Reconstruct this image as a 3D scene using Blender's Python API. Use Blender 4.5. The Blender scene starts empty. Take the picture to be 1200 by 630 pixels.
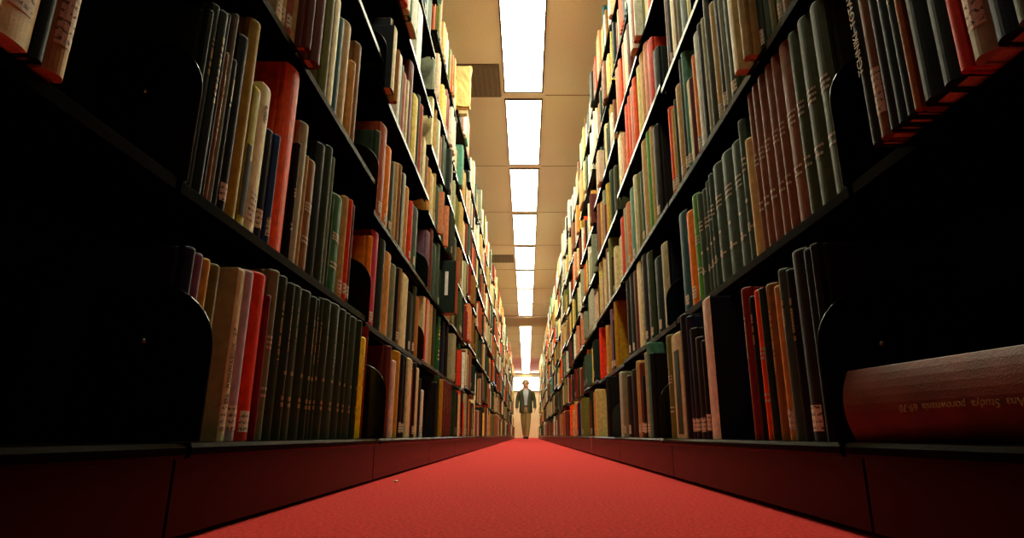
import bpy, bmesh, math, random
from mathutils import Vector, Matrix
random.seed(11)
SC = bpy.context.scene
COL = SC.collection
R = math.radians

# ------------------------------------------------------------------ materials
def srgb(h):
    h = h.lstrip('#')
    v = [int(h[i:i + 2], 16) / 255 for i in (0, 2, 4)]
    return tuple(((c / 12.92) if c <= .04045 else ((c + .055) / 1.055) ** 2.4) for c in v) + (1,)

def material(name, color, rough=.55, metal=0., vary=.12, vscale=40., bump=0., bscale=400., spec=.5, coat=0.):
    m = bpy.data.materials.new(name); m.use_nodes = True
    nt = m.node_tree; b = nt.nodes['Principled BSDF']
    b.inputs['Roughness'].default_value = rough
    b.inputs['Metallic'].default_value = metal
    b.inputs['Specular IOR Level'].default_value = spec
    if coat: b.inputs['Coat Weight'].default_value = coat
    tc = nt.nodes.new('ShaderNodeTexCoord')
    n = nt.nodes.new('ShaderNodeTexNoise'); n.inputs['Scale'].default_value = vscale; n.inputs['Detail'].default_value = 4
    nt.links.new(tc.outputs['Object'], n.inputs['Vector'])
    mr = nt.nodes.new('ShaderNodeMapRange')
    mr.inputs['From Min'].default_value = .3; mr.inputs['From Max'].default_value = .7
    mr.inputs['To Min'].default_value = 1 - vary; mr.inputs['To Max'].default_value = 1 + vary
    nt.links.new(n.outputs['Fac'], mr.inputs['Value'])
    mx = nt.nodes.new('ShaderNodeMix'); mx.data_type = 'RGBA'; mx.blend_type = 'MULTIPLY'
    mx.inputs['Factor'].default_value = 1
    mx.inputs[6].default_value = color
    nt.links.new(mr.outputs['Result'], mx.inputs[7])
    nt.links.new(mx.outputs[2], b.inputs['Base Color'])
    if bump:
        n2 = nt.nodes.new('ShaderNodeTexNoise'); n2.inputs['Scale'].default_value = bscale; n2.inputs['Detail'].default_value = 3
        nt.links.new(tc.outputs['Object'], n2.inputs['Vector'])
        bp = nt.nodes.new('ShaderNodeBump'); bp.inputs['Strength'].default_value = bump; bp.inputs['Distance'].default_value = .002
        nt.links.new(n2.outputs['Fac'], bp.inputs['Height']); nt.links.new(bp.outputs['Normal'], b.inputs['Normal'])
    return m

PAL = dict(
 black='#101010', black_grey='#1d1e1c', black_green='#12231a', black_teal='#0f2623', black_blue='#121826', black_brown='#1c1510', black_maroon='#210f0f',
 dark_green='#25381e', forest_green='#3f4d28', green='#1c6028', bright_green='#50982c', olive='#6c6e2c', grey_olive='#777c58', dark_olive='#35391c', yellow_green='#b0b030',
 yellow='#f0dc10', pale_yellow='#e8d670', yellow_tan='#c8a640', olive_yellow='#ae941a', cream='#e2d69c', cream_tan='#d6be72', beige='#cdbf8c', tan='#c09e5a', brown='#84571c', ochre='#b58718',
 orange='#f08414', orange_tan='#cf9440', orange_brown='#ae7026', orange_red='#f4520f', salmon='#dd8a5e', red='#d83412', bright_red='#f23a18', crimson='#b5123a', brick_red='#a4461f', red_brown='#865436',
 maroon='#64281f', dark_red='#7c1c14', pale_pink='#dec0a4', lilac='#b8aab0', mauve='#7e5f72', white='#eeeedc', light_grey='#bcc0aa', grey='#8a9078', grey_beige='#aaaa82', grey_green='#667a58',
 slate='#3d5848', teal='#185058', sea_green='#54907a', navy='#161c3c', dark_blue='#1c2c4a', blue='#2b4a78')
WORD = {k: k.replace('_', ' ') for k in PAL}
WORD.update(black_green='greenish black', black_teal='teal black', black_grey='charcoal', black_blue='blue black', black_brown='brownish black', black_maroon='maroon black',
            orange_red='orange red', yellow_green='yellow green', olive_yellow='mustard', yellow_tan='straw', cream_tan='buff', orange_tan='amber', orange_brown='rust brown', red_brown='reddish brown', grey_olive='grey olive', grey_beige='grey beige')
BM = {k: material('book_cloth_' + k, srgb(v), .55, vary=.2, vscale=55, bump=.25, bscale=900, spec=.22) for k, v in PAL.items()}
M_PAGE = material('book_pages', srgb('#cdb98c'), .85, vary=.2, vscale=300)
M_GOLD = material('gold_lettering', srgb('#a8905c'), .45, metal=.2)
M_SILVER = material('pale_lettering', srgb('#c4bda4'), .5)
M_INK = material('dark_ink', srgb('#2a2018'), .7)
M_BLACK = material('black_steel_paint', srgb('#070707'), .2, vary=.25, vscale=12, bump=.03, bscale=300, spec=.02)
M_POST = material('black_post_paint', srgb('#060606'), .5, spec=.2)
M_EDGE = M_BLACK
M_KICK = material('maroon_black_kick_paint', srgb('#150403'), .3, spec=.12, vary=.2, vscale=9, bump=.05, bscale=60)
M_BEND = material('bookend_black_enamel', srgb('#060606'), .22, spec=.5)
M_STEEL = material('bare_rivet_steel', srgb('#b8b4a8'), .3, metal=1)
M_PAPER = material('yellowed_paper', srgb('#e2c680'), .8, vary=.18, vscale=18, bump=.5, bscale=45)

def label_material():
    m = material('call_number_label', srgb('#e0d2b4'), .7, vary=.08)
    nt = m.node_tree; b = nt.nodes['Principled BSDF']
    tc = nt.nodes.new('ShaderNodeTexCoord'); sx = nt.nodes.new('ShaderNodeSeparateXYZ')
    nt.links.new(tc.outputs['Object'], sx.inputs[0])
    mu = nt.nodes.new('ShaderNodeMath'); mu.operation = 'MULTIPLY'; mu.inputs[1].default_value = 105
    nt.links.new(sx.outputs['Z'], mu.inputs[0])
    fr = nt.nodes.new('ShaderNodeMath'); fr.operation = 'FRACT'; nt.links.new(mu.outputs[0], fr.inputs[0])
    gt = nt.nodes.new('ShaderNodeMath'); gt.operation = 'GREATER_THAN'; gt.inputs[1].default_value = .55
    nt.links.new(fr.outputs[0], gt.inputs[0])
    no = nt.nodes.new('ShaderNodeTexNoise'); no.inputs['Scale'].default_value = 260
    nt.links.new(tc.outputs['Object'], no.inputs['Vector'])
    g2 = nt.nodes.new('ShaderNodeMath'); g2.operation = 'GREATER_THAN'; g2.inputs[1].default_value = .5
    nt.links.new(no.outputs['Fac'], g2.inputs[0])
    an = nt.nodes.new('ShaderNodeMath'); an.operation = 'MULTIPLY'
    nt.links.new(gt.outputs[0], an.inputs[0]); nt.links.new(g2.outputs[0], an.inputs[1])
    sc = nt.nodes.new('ShaderNodeMath'); sc.operation = 'MULTIPLY'; sc.inputs[1].default_value = .85
    nt.links.new(an.outputs[0], sc.inputs[0])
    old = b.inputs['Base Color'].links[0].from_socket
    mx = nt.nodes.new('ShaderNodeMix'); mx.data_type = 'RGBA'
    nt.links.new(sc.outputs[0], mx.inputs['Factor']); nt.links.new(old, mx.inputs[6]); mx.inputs[7].default_value = srgb('#2c2620')
    nt.links.new(mx.outputs[2], b.inputs['Base Color'])
    return m
M_LABEL = label_material()

def emission(name, color, strength):
    m = bpy.data.materials.new(name); m.use_nodes = True
    nt = m.node_tree; nt.nodes.clear()
    o = nt.nodes.new('ShaderNodeOutputMaterial'); e = nt.nodes.new('ShaderNodeEmission')
    e.inputs['Color'].default_value = color; e.inputs['Strength'].default_value = strength
    nt.links.new(e.outputs[0], o.inputs[0])
    return m

# ------------------------------------------------------------------ mesh helpers
def link(name, verts, faces, mats, parent=None, loc=None, smooth=False, fm=None):
    me = bpy.data.meshes.new(name); me.from_pydata(verts, [], faces)
    for m in (mats if isinstance(mats, (list, tuple)) else [mats]): me.materials.append(m)
    if fm: me.polygons.foreach_set('material_index', fm)
    if smooth: me.polygons.foreach_set('use_smooth', [True] * len(me.polygons))
    me.update()
    o = bpy.data.objects.new(name, me); COL.objects.link(o)
    if parent: o.parent = parent
    if loc: o.location = loc
    return o

class MB:
    def __init__(s): s.v = []; s.f = []; s.m = []
    def add(s, v, f, mi=0):
        n = len(s.v); s.v += [tuple(p) for p in v]; s.f += [tuple(i + n for i in q) for q in f]; s.m += [mi] * len(f)
    def box(s, a, b, mi=0):
        (x0, y0, z0), (x1, y1, z1) = a, b
        x0, x1 = min(x0, x1), max(x0, x1); y0, y1 = min(y0, y1), max(y0, y1); z0, z1 = min(z0, z1), max(z0, z1)
        s.add([(x0,y0,z0),(x1,y0,z0),(x1,y1,z0),(x0,y1,z0),(x0,y0,z1),(x1,y0,z1),(x1,y1,z1),(x0,y1,z1)],
              [(0,3,2,1),(4,5,6,7),(0,1,5,4),(1,2,6,5),(2,3,7,6),(3,0,4,7)], mi)
    def prism(s, poly, axis, a, b, mi=0):
        # poly: 2D points; axis 'y': (x,z) swept along y;  'x': (y,z) swept along x ; 'z': (x,y) swept along z
        n = len(poly)
        def P(p, t): return {'y': (p[0], t, p[1]), 'x': (t, p[0], p[1]), 'z': (p[0], p[1], t)}[axis]
        v = [P(p, a) for p in poly] + [P(p, b) for p in poly]
        f = [tuple(range(n)), tuple(range(2 * n - 1, n - 1, -1))] + [(i, n + i, n + (i + 1) % n, (i + 1) % n) for i in range(n)]
        s.add(v, f, mi)
    def build(s, name, mats, parent=None, loc=None, smooth=False, bevel=0, fix=True):
        o = link(name, s.v, s.f, mats, parent, loc, smooth, s.m)
        if fix:
            bm = bmesh.new(); bm.from_mesh(o.data); bmesh.ops.recalc_face_normals(bm, faces=bm.faces); bm.to_mesh(o.data); bm.free()
        if bevel:
            md = o.modifiers.new('bevel', 'BEVEL'); md.width = bevel; md.segments = 2; md.limit_method = 'ANGLE'
        return o

def tag(o, label=None, cat=None, group=None, kind=None):
    if label: o['label'] = label
    if cat: o['category'] = cat
    if group: o['group'] = group
    if kind: o['kind'] = kind
    return o

def empty(name, loc):
    o = bpy.data.objects.new(name, None); o.empty_display_size = .05; COL.objects.link(o); o.location = loc; return o

def text_mesh(name, body, size, mat, parent, extrude=.0002):
    cu = bpy.data.curves.new(name, 'FONT'); cu.body = body; cu.size = size; cu.extrude = extrude; cu.align_x = 'CENTER'; cu.align_y = 'CENTER'
    t = bpy.data.objects.new(name, cu); COL.objects.link(t)
    me = bpy.data.meshes.new_from_object(t.evaluated_get(bpy.context.evaluated_depsgraph_get()))
    bpy.data.objects.remove(t); me.materials.clear(); me.materials.append(mat); me.name = name
    o = bpy.data.objects.new(name, me); COL.objects.link(o); o.parent = parent
    return o

ORD = ['zeroth','first','second','third','fourth','fifth','sixth','seventh','eighth','ninth','tenth','eleventh','twelfth','thirteenth','fourteenth','fifteenth','sixteenth','seventeenth','eighteenth','nineteenth','twentieth',
       'twenty-first','twenty-second','twenty-third','twenty-fourth']
LAMP_STRENGTH = 14.
FIRST_LAMP = -2
EXPOSURE = .9
BOOKS = {
 ('L', 0, 1): [
  (0.3930,0.4203,0.194,0.435,'cream','L'),
  (0.4212,0.4536,0.183,0.435,'cream','L'),
  (0.4577,0.4709,0.214,0.435,'black_green','T'),
  (0.4751,0.5004,0.242,0.435,'tan','L'),
 ],
 ('L', 1, 0): [
  (0.7335,0.7525,0.243,0.432,'navy',''),
  (0.7533,0.7740,0.241,0.432,'mauve',''),
  (0.7746,0.7955,0.240,0.432,'yellow_tan',''),
  (0.7961,0.8245,0.239,0.432,'olive',''),
  (0.8716,0.8931,0.253,0.432,'beige','LX1'),
  (0.8936,0.9283,0.257,0.432,'lilac','L'),
  (0.9295,0.9783,0.264,0.432,'red','L'),
  (0.9788,0.9907,0.235,0.432,'dark_red',''),
  (0.9913,1.0214,0.284,0.432,'grey_olive','S'),
  (1.0273,1.0642,0.284,0.432,'dark_green','T'),
  (1.0649,1.0912,0.279,0.432,'dark_green','TB'),
  (1.0918,1.1414,0.283,0.432,'dark_green','TB'),
  (1.1433,1.1847,0.285,0.432,'dark_green','TB'),
  (1.1851,1.2098,0.281,0.432,'dark_green','TB'),
  (1.2119,1.2361,0.282,0.432,'dark_green','TB'),
  (1.2383,1.2594,0.290,0.432,'dark_green','TB'),
  (1.2613,1.3075,0.293,0.432,'dark_green','TB'),
  (1.3090,1.3758,0.296,0.432,'dark_green','TB'),
  (1.3780,1.4279,0.296,0.432,'dark_green','TB'),
  (1.4303,1.4616,0.296,0.432,'dark_green','B'),
  (1.4642,1.5287,0.296,0.432,'dark_green','B'),
  (1.5315,1.5574,0.296,0.432,'dark_green','B'),
  (1.5580,1.6209,0.259,0.432,'yellow','T'),
  (1.6233,1.6318,0.296,0.432,'dark_red',''),
 ],
 ('L', 1, 1): [
  (0.7335,0.7434,0.273,0.455,'black_green',''),
  (0.7440,0.7602,0.293,0.455,'black_green','T'),
  (0.7607,0.7783,0.295,0.455,'black_green','T'),
  (0.7792,0.7878,0.303,0.455,'black',''),
  (0.7883,0.7996,0.242,0.455,'brown','T'),
  (0.8001,0.8086,0.319,0.455,'grey',''),
  (0.8088,0.8240,0.245,0.455,'black_teal','T'),
  (0.8246,0.8497,0.302,0.455,'black','L'),
  (0.8519,0.8843,0.354,0.455,'olive_yellow',''),
  (0.8855,0.9097,0.246,0.455,'yellow_green','X2'),
  (0.9109,0.9448,0.269,0.455,'cream','LX3'),
  (0.9526,0.9833,0.205,0.455,'black_blue','L'),
  (0.9857,1.0041,0.209,0.455,'blue','L'),
  (1.0062,1.0727,0.376,0.455,'orange_red',''),
  (1.0851,1.0951,0.242,0.455,'black','S'),
  (1.0957,1.1348,0.299,0.455,'grey_beige',''),
  (1.1356,1.1493,0.241,0.455,'tan',''),
  (1.1505,1.2034,0.245,0.455,'brown','S'),
  (1.2048,1.2491,0.309,0.455,'black_green',''),
  (1.2505,1.2884,0.325,0.455,'dark_green',''),
  (1.2899,1.3105,0.314,0.455,'grey_green',''),
  (1.3111,1.3293,0.230,0.455,'dark_green',''),
  (1.3309,1.4064,0.242,0.455,'green','S'),
  (1.4076,1.4407,0.264,0.455,'tan','L'),
  (1.4420,1.4695,0.269,0.455,'red','L'),
  (1.4708,1.5009,0.267,0.455,'maroon','L'),
 ],
 ('L', 1, 2): [
  (0.9203,0.9428,0.198,0.455,'cream','L'),
  (0.9438,0.9663,0.181,0.455,'tan','L'),
  (0.9670,0.9940,0.205,0.455,'brick_red','L'),
  (0.9948,1.0097,0.232,0.455,'tan',''),
  (1.0103,1.0306,0.241,0.427,'maroon','O'),
  (1.0312,1.0506,0.264,0.455,'dark_blue','L'),
  (1.0512,1.0875,0.285,0.427,'maroon','O'),
  (1.1787,1.2124,0.275,0.455,'olive',''),
  (1.2134,1.2446,0.295,0.455,'cream',''),
  (1.2458,1.2919,0.265,0.455,'teal',''),
  (1.2949,1.3474,0.291,0.455,'tan',''),
  (1.3666,1.3991,0.220,0.455,'orange_tan',''),
  (1.3997,1.4440,0.302,0.455,'brown',''),
 ],
 ('L', 2, 0): [
  (1.8842,1.9294,0.281,0.430,'maroon','D'),
  (1.9346,1.9883,0.242,0.430,'pale_pink',''),
  (1.9938,2.0757,0.281,0.430,'ochre',''),
  (2.0818,2.1325,0.281,0.430,'black','L'),
  (2.1378,2.1862,0.281,0.430,'black','L'),
  (2.1931,2.2728,0.281,0.430,'cream',''),
  (2.2758,2.3191,0.252,0.430,'dark_red',''),
  (2.3223,2.3743,0.279,0.430,'black','L'),
  (2.3776,2.4360,0.265,0.430,'cream',''),
  (2.4431,2.5091,0.230,0.430,'black',''),
  (2.5129,2.5672,0.189,0.430,'white','L'),
 ],
 ('L', 2, 1): [
  (1.6724,1.6977,0.261,0.455,'orange','D'),
  (1.6996,1.7817,0.291,0.455,'crimson','L'),
  (1.7878,1.8555,0.293,0.455,'black_green','T'),
  (1.8610,1.9477,0.275,0.455,'orange_tan',''),
  (1.9537,2.0362,0.260,0.455,'grey_olive',''),
  (2.0415,2.0766,0.268,0.455,'black',''),
  (2.0794,2.1332,0.278,0.455,'brown','L'),
  (2.1404,2.2398,0.275,0.455,'cream',''),
  (2.2720,2.3720,0.235,0.455,'black','L'),
  (2.3756,2.4270,0.283,0.455,'dark_olive','L'),
  (2.4308,2.5187,0.249,0.455,'orange_brown',''),
 ],
 ('L', 2, 2): [
  (1.6641,1.6973,0.266,0.455,'dark_green','L'),
  (1.7000,1.7820,0.316,0.455,'brick_red','L'),
  (1.7851,1.8561,0.280,0.455,'orange','L'),
  (1.8616,1.9308,0.262,0.455,'dark_green','L'),
  (1.9332,1.9737,0.287,0.455,'tan',''),
  (1.9762,2.0253,0.304,0.455,'brown',''),
  (2.0279,2.0548,0.289,0.455,'black',''),
  (2.0576,2.0938,0.302,0.455,'light_grey',''),
  (2.1009,2.1673,0.273,0.455,'orange_tan',''),
  (2.2005,2.2611,0.250,0.455,'red','L'),
  (2.2823,2.3823,0.262,0.455,'slate','L'),
 ],
 ('L', 2, 3): [
  (1.6641,1.7083,0.232,0.427,'cream','OK'),
  (1.7088,1.7178,0.293,0.455,'light_grey','K'),
  (1.7193,1.7397,0.303,0.455,'brown',''),
  (1.7402,1.7635,0.195,0.427,'orange_brown','O'),
  (1.8743,1.9155,0.276,0.455,'white',''),
  (1.9185,1.9508,0.262,0.455,'grey',''),
  (1.9529,2.0290,0.260,0.455,'brick_red',''),
  (2.0325,2.0616,0.269,0.455,'cream',''),
  (2.0640,2.1388,0.383,0.455,'maroon',''),
  (2.1731,2.2575,0.301,0.455,'pale_yellow',''),
  (2.2604,2.3051,0.348,0.455,'dark_green',''),
  (2.3283,2.3847,0.347,0.455,'brick_red',''),
  (2.4089,2.4713,0.224,0.455,'cream',''),
  (2.4922,2.5672,0.182,0.455,'brown',''),
 ],
 ('L', 2, 4): [
  (1.7219,1.7863,0.228,0.427,'cream','OK'),
  (1.7889,1.8316,0.283,0.427,'red','O'),
  (1.8342,1.8667,0.292,0.427,'white','O'),
  (1.8695,1.9032,0.292,0.427,'green','O'),
  (1.9061,2.0057,0.292,0.427,'light_grey','O'),
  (2.1477,2.2477,0.292,0.455,'white',''),
 ],
 ('L', 3, 0): [
  (2.9290,2.9731,0.255,0.430,'black','D'),
  (2.9767,3.0100,0.290,0.430,'dark_green','D'),
  (3.0955,3.1655,0.282,0.430,'ochre','D'),
  (3.1699,3.2172,0.290,0.430,'maroon','T'),
  (3.2183,3.2679,0.290,0.430,'maroon','T'),
  (3.2691,3.3211,0.290,0.430,'maroon','T'),
  (3.3224,3.3770,0.290,0.430,'maroon','T'),
  (3.3784,3.4358,0.290,0.430,'maroon','T'),
  (3.4372,3.4978,0.290,0.430,'maroon','T'),
 ],
 ('L', 3, 1): [
  (2.6023,2.6501,0.282,0.455,'cream','D'),
  (2.6543,2.6910,0.290,0.455,'red',''),
  (2.6976,2.7770,0.294,0.455,'pale_pink',''),
  (2.8006,2.8740,0.291,0.455,'tan',''),
  (2.9085,2.9785,0.294,0.455,'dark_olive',''),
  (3.0891,3.1591,0.287,0.455,'green','X4'),
  (3.2664,3.3364,0.294,0.455,'navy','T'),
  (3.4278,3.4978,0.294,0.455,'black',''),
 ],
 ('L', 3, 2): [
  (2.6271,2.6971,0.274,0.455,'mauve','D'),
  (2.7133,2.7830,0.315,0.455,'maroon',''),
  (2.8446,2.9146,0.280,0.455,'slate',''),
  (2.9623,3.0323,0.322,0.455,'slate',''),
  (3.2156,3.2856,0.299,0.385,'brick_red','F'),
 ],
 ('L', 3, 3): [
  (2.5947,2.6675,0.225,0.455,'orange_tan',''),
  (2.6720,2.7303,0.223,0.455,'cream',''),
  (2.8393,2.9093,0.237,0.455,'slate',''),
  (2.9612,3.0312,0.297,0.455,'grey_green',''),
  (3.0579,3.1189,0.299,0.455,'dark_olive',''),
  (3.1620,3.2320,0.235,0.455,'cream',''),
 ],
 ('L', 3, 4): [
  (2.5947,2.6469,0.265,0.455,'cream',''),
  (2.7461,2.8161,0.236,0.455,'grey_beige',''),
  (2.8242,2.8577,0.265,0.455,'white',''),
  (2.8816,2.9537,0.212,0.455,'brown',''),
  (2.9673,3.0300,0.265,0.455,'dark_olive',''),
  (3.0443,3.1229,0.265,0.455,'slate',''),
 ],
 ('R', 0, 1): [
  (0.4236,0.4396,0.171,0.420,'grey_green',''),
  (0.4402,0.4671,0.197,0.420,'navy','T'),
  (0.4676,0.4953,0.218,0.420,'grey_beige','LM'),
  (0.4958,0.5097,0.208,0.420,'red',''),
  (0.5102,0.5383,0.256,0.420,'black_green','T'),
  (0.5388,0.5691,0.289,0.420,'black_green','T'),
  (0.5696,0.5794,0.248,0.420,'orange_brown',''),
  (0.5799,0.5929,0.273,0.420,'black_green','T'),
  (0.5935,0.6100,0.289,0.420,'black_teal','T'),
  (0.6105,0.6249,0.320,0.420,'black_maroon','T'),
  (0.6255,0.6459,0.339,0.420,'brown','L'),
  (0.6465,0.6630,0.340,0.420,'black_brown','X5'),
 ],
 ('R', 1, 0): [
  (0.8040,0.8191,0.270,0.405,'black','L'),
  (0.8198,0.8429,0.269,0.405,'black_teal',''),
  (0.8436,0.8873,0.277,0.405,'black_grey','L'),
  (0.8887,0.9115,0.257,0.405,'black','T'),
  (0.9124,0.9379,0.264,0.405,'slate','T'),
  (0.9388,0.9628,0.243,0.405,'orange_tan','L'),
  (0.9637,1.0026,0.254,0.405,'brown','T'),
  (1.0036,1.0194,0.254,0.405,'dark_green',''),
  (1.0205,1.0496,0.256,0.405,'orange_red','S'),
  (1.0507,1.0728,0.251,0.405,'black','T'),
  (1.0740,1.1066,0.273,0.405,'dark_red','T'),
  (1.2993,1.3581,0.307,0.405,'pale_pink','K'),
  (1.3600,1.3905,0.218,0.405,'black','L'),
  (1.3925,1.4387,0.232,0.405,'black_brown','L'),
  (1.4408,1.4826,0.261,0.405,'black_brown','L'),
  (1.4849,1.5214,0.299,0.405,'navy','DL'),
  (1.5238,1.5707,0.312,0.405,'black','D'),
  (1.5732,1.6746,0.275,0.405,'beige','X6'),
  (1.6775,1.7428,0.284,0.405,'olive','S'),
 ],
 ('R', 1, 1): [
  (0.7875,0.8286,0.326,0.455,'forest_green','S'),
  (0.8292,0.8706,0.331,0.455,'forest_green','S'),
  (0.8713,0.9047,0.331,0.455,'forest_green','S'),
  (0.9054,0.9510,0.340,0.455,'red_brown','S'),
  (0.9516,0.9778,0.340,0.455,'red_brown','S'),
  (0.9787,1.0114,0.340,0.455,'red_brown','S'),
  (1.0127,1.0449,0.340,0.455,'red_brown','S'),
  (1.0462,1.0778,0.340,0.455,'red_brown','S'),
  (1.0789,1.1051,0.340,0.455,'red_brown','S'),
  (1.1056,1.1388,0.252,0.455,'cream_tan',''),
  (1.1400,1.1707,0.314,0.455,'slate','SB'),
  (1.1715,1.2282,0.285,0.455,'slate','SB'),
  (1.2291,1.2962,0.291,0.455,'slate','SB'),
  (1.2972,1.3564,0.292,0.455,'slate','SB'),
  (1.3576,1.3870,0.287,0.455,'slate','SB'),
  (1.3882,1.4203,0.283,0.455,'slate','SB'),
  (1.4216,1.4567,0.276,0.455,'slate','SB'),
  (1.4580,1.4958,0.278,0.455,'slate','SB'),
  (1.4979,1.5545,0.295,0.455,'bright_green','S'),
  (1.5568,1.6208,0.270,0.455,'orange','L'),
  (1.6250,1.7090,0.296,0.455,'teal','L'),
 ],
 ('R', 1, 2): [
  (0.8768,0.9062,0.192,0.455,'brown',''),
  (0.9092,0.9279,0.196,0.455,'grey','L'),
  (0.9333,0.9506,0.206,0.455,'olive',''),
  (0.9516,0.9850,0.199,0.455,'dark_green',''),
  (0.9861,1.0063,0.183,0.455,'black_green','L'),
  (1.0069,1.0310,0.198,0.427,'tan','O'),
  (1.0316,1.0533,0.218,0.455,'slate',''),
  (1.0539,1.0779,0.235,0.427,'cream','O'),
  (1.1495,1.1880,0.308,0.455,'dark_green','L'),
  (1.1890,1.2087,0.334,0.455,'grey',''),
  (1.2097,1.2445,0.359,0.455,'black','L'),
  (1.2462,1.2802,0.326,0.455,'tan','L'),
  (1.2825,1.3161,0.370,0.455,'dark_olive',''),
  (1.3173,1.3435,0.336,0.455,'grey_beige',''),
  (1.3448,1.3823,0.343,0.455,'black',''),
  (1.3829,1.4152,0.342,0.455,'light_grey',''),
  (1.4173,1.4545,0.298,0.455,'orange','L'),
  (1.4567,1.4807,0.249,0.455,'maroon',''),
  (1.4830,1.5078,0.258,0.455,'cream',''),
  (1.5094,1.5401,0.370,0.455,'sea_green','L'),
  (1.5417,1.5737,0.370,0.455,'black_grey','L'),
  (1.5780,1.6317,0.311,0.455,'tan','L'),
  (1.6335,1.6628,0.291,0.455,'dark_green',''),
  (1.6647,1.6981,0.278,0.455,'yellow_tan','L'),
  (1.7001,1.7349,0.302,0.455,'orange_red','L'),
 ],
 ('R', 1, 3): [
  (1.3828,1.4131,0.220,0.455,'black',''),
  (1.4153,1.4534,0.225,0.455,'pale_yellow',''),
  (1.4550,1.5230,0.276,0.455,'slate',''),
  (1.5247,1.5492,0.321,0.455,'grey_olive',''),
  (1.5510,1.5763,0.346,0.455,'red_brown',''),
  (1.5790,1.6187,0.352,0.455,'cream',''),
  (1.6207,1.6484,0.352,0.455,'black_brown','L'),
  (1.6504,1.6896,0.352,0.455,'maroon',''),
 ],
 ('R', 2, 0): [
  (1.9533,1.9866,0.267,0.405,'black','D'),
  (1.9893,2.0324,0.307,0.405,'sea_green','D'),
  (2.0353,2.0863,0.281,0.405,'grey_beige','L'),
  (2.0893,2.1322,0.208,0.405,'black','L'),
  (2.1369,2.1850,0.258,0.405,'maroon','L'),
  (2.1883,2.2474,0.271,0.405,'tan','L'),
  (2.2604,2.3604,0.249,0.405,'black_brown',''),
  (2.3812,2.4812,0.237,0.405,'black','L'),
  (2.4986,2.5986,0.263,0.405,'grey_olive','L'),
  (2.6032,2.6579,0.272,0.405,'light_grey',''),
 ],
 ('R', 2, 1): [
  (1.8760,1.9620,0.286,0.455,'grey_beige','LK'),
  (1.9782,2.0782,0.269,0.455,'black_teal','L'),
  (2.0997,2.1997,0.324,0.455,'dark_green','L'),
  (2.2059,2.2967,0.348,0.455,'black_grey','L'),
  (2.3103,2.3990,0.348,0.455,'cream',''),
  (2.4027,2.4949,0.335,0.455,'maroon',''),
  (2.4988,2.5986,0.348,0.455,'black_green','L'),
  (2.6030,2.6927,0.348,0.455,'black','L'),
 ],
 ('R', 2, 2): [
  (1.9003,1.9754,0.349,0.455,'black','L'),
  (1.9806,2.0261,0.385,0.455,'tan',''),
  (2.0288,2.0925,0.397,0.455,'bright_green',''),
  (2.0969,2.1761,0.397,0.455,'tan','L'),
  (2.1793,2.2412,0.301,0.455,'slate','L'),
  (2.2446,2.3283,0.321,0.455,'olive',''),
  (2.3319,2.3745,0.348,0.455,'cream','L'),
  (2.3828,2.4828,0.322,0.455,'sea_green','L'),
  (2.5042,2.5793,0.298,0.455,'salmon','L'),
  (2.5941,2.6510,0.305,0.455,'grey_beige',''),
  (2.6600,2.7600,0.290,0.455,'red',''),
 ],
 ('R', 2, 3): [
  (1.8207,1.8875,0.178,0.455,'black_green',''),
  (1.9001,1.9799,0.276,0.455,'red',''),
  (1.9826,2.0486,0.320,0.455,'salmon',''),
  (2.0516,2.1255,0.326,0.455,'orange_tan',''),
  (2.1287,2.1947,0.316,0.455,'pale_yellow',''),
  (2.2300,2.2905,0.326,0.455,'orange_red',''),
  (2.2942,2.3622,0.326,0.455,'salmon',''),
  (2.3661,2.4344,0.326,0.455,'orange_red',''),
  (2.4386,2.5112,0.326,0.455,'orange_red',''),
  (2.5476,2.6331,0.231,0.455,'salmon',''),
  (2.6403,2.7270,0.281,0.455,'cream',''),
 ],
 ('R', 2, 4): [
  (1.8558,1.9053,0.172,0.455,'orange_red',''),
  (1.9080,1.9605,0.220,0.455,'cream',''),
  (1.9633,2.0076,0.283,0.455,'olive',''),
  (2.0082,2.0228,0.276,0.427,'white','O'),
  (2.0351,2.0602,0.285,0.427,'brick_red','O'),
  (2.0608,2.0865,0.291,0.455,'pale_pink',''),
  (2.0871,2.1427,0.291,0.427,'white','O'),
  (2.3024,2.3498,0.291,0.455,'maroon',''),
  (2.3538,2.4246,0.291,0.455,'cream',''),
  (2.4289,2.5021,0.291,0.455,'salmon',''),
  (2.5639,2.6290,0.291,0.455,'orange_red',''),
  (2.6365,2.7002,0.291,0.455,'salmon',''),
 ],
 ('R', 3, 0): [
  (3.0377,3.1077,0.293,0.405,'black','D'),
  (3.5816,3.6516,0.269,0.405,'cream_tan','D'),
 ],
 ('R', 3, 1): [
  (3.0094,3.0794,0.344,0.455,'ochre',''),
  (3.0925,3.1321,0.259,0.455,'black_brown','L'),
  (3.1498,3.2285,0.331,0.455,'mauve','L'),
  (3.3769,3.4469,0.281,0.455,'orange_tan','L'),
  (3.6900,3.7600,0.322,0.455,'bright_red',''),
 ],
 ('R', 3, 2): [
  (2.9150,2.9850,0.230,0.455,'cream',''),
  (3.1103,3.1803,0.343,0.455,'olive',''),
  (3.2517,3.3217,0.328,0.455,'red_brown',''),
  (3.4182,3.4882,0.323,0.455,'brown',''),
  (3.5760,3.6460,0.339,0.455,'tan',''),
 ],
 ('R', 3, 3): [
  (2.8371,2.9071,0.270,0.455,'dark_olive',''),
  (2.9712,3.0412,0.309,0.455,'dark_green',''),
  (3.1356,3.2056,0.300,0.455,'yellow_tan',''),
  (3.2943,3.3643,0.326,0.455,'grey',''),
  (3.4246,3.4946,0.306,0.455,'orange_tan',''),
  (3.5610,3.6310,0.349,0.455,'red_brown',''),
 ],
 ('R', 3, 5): [
  (2.7875,2.7960,0.306,0.455,'pale_yellow',''),
 ],
}
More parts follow.
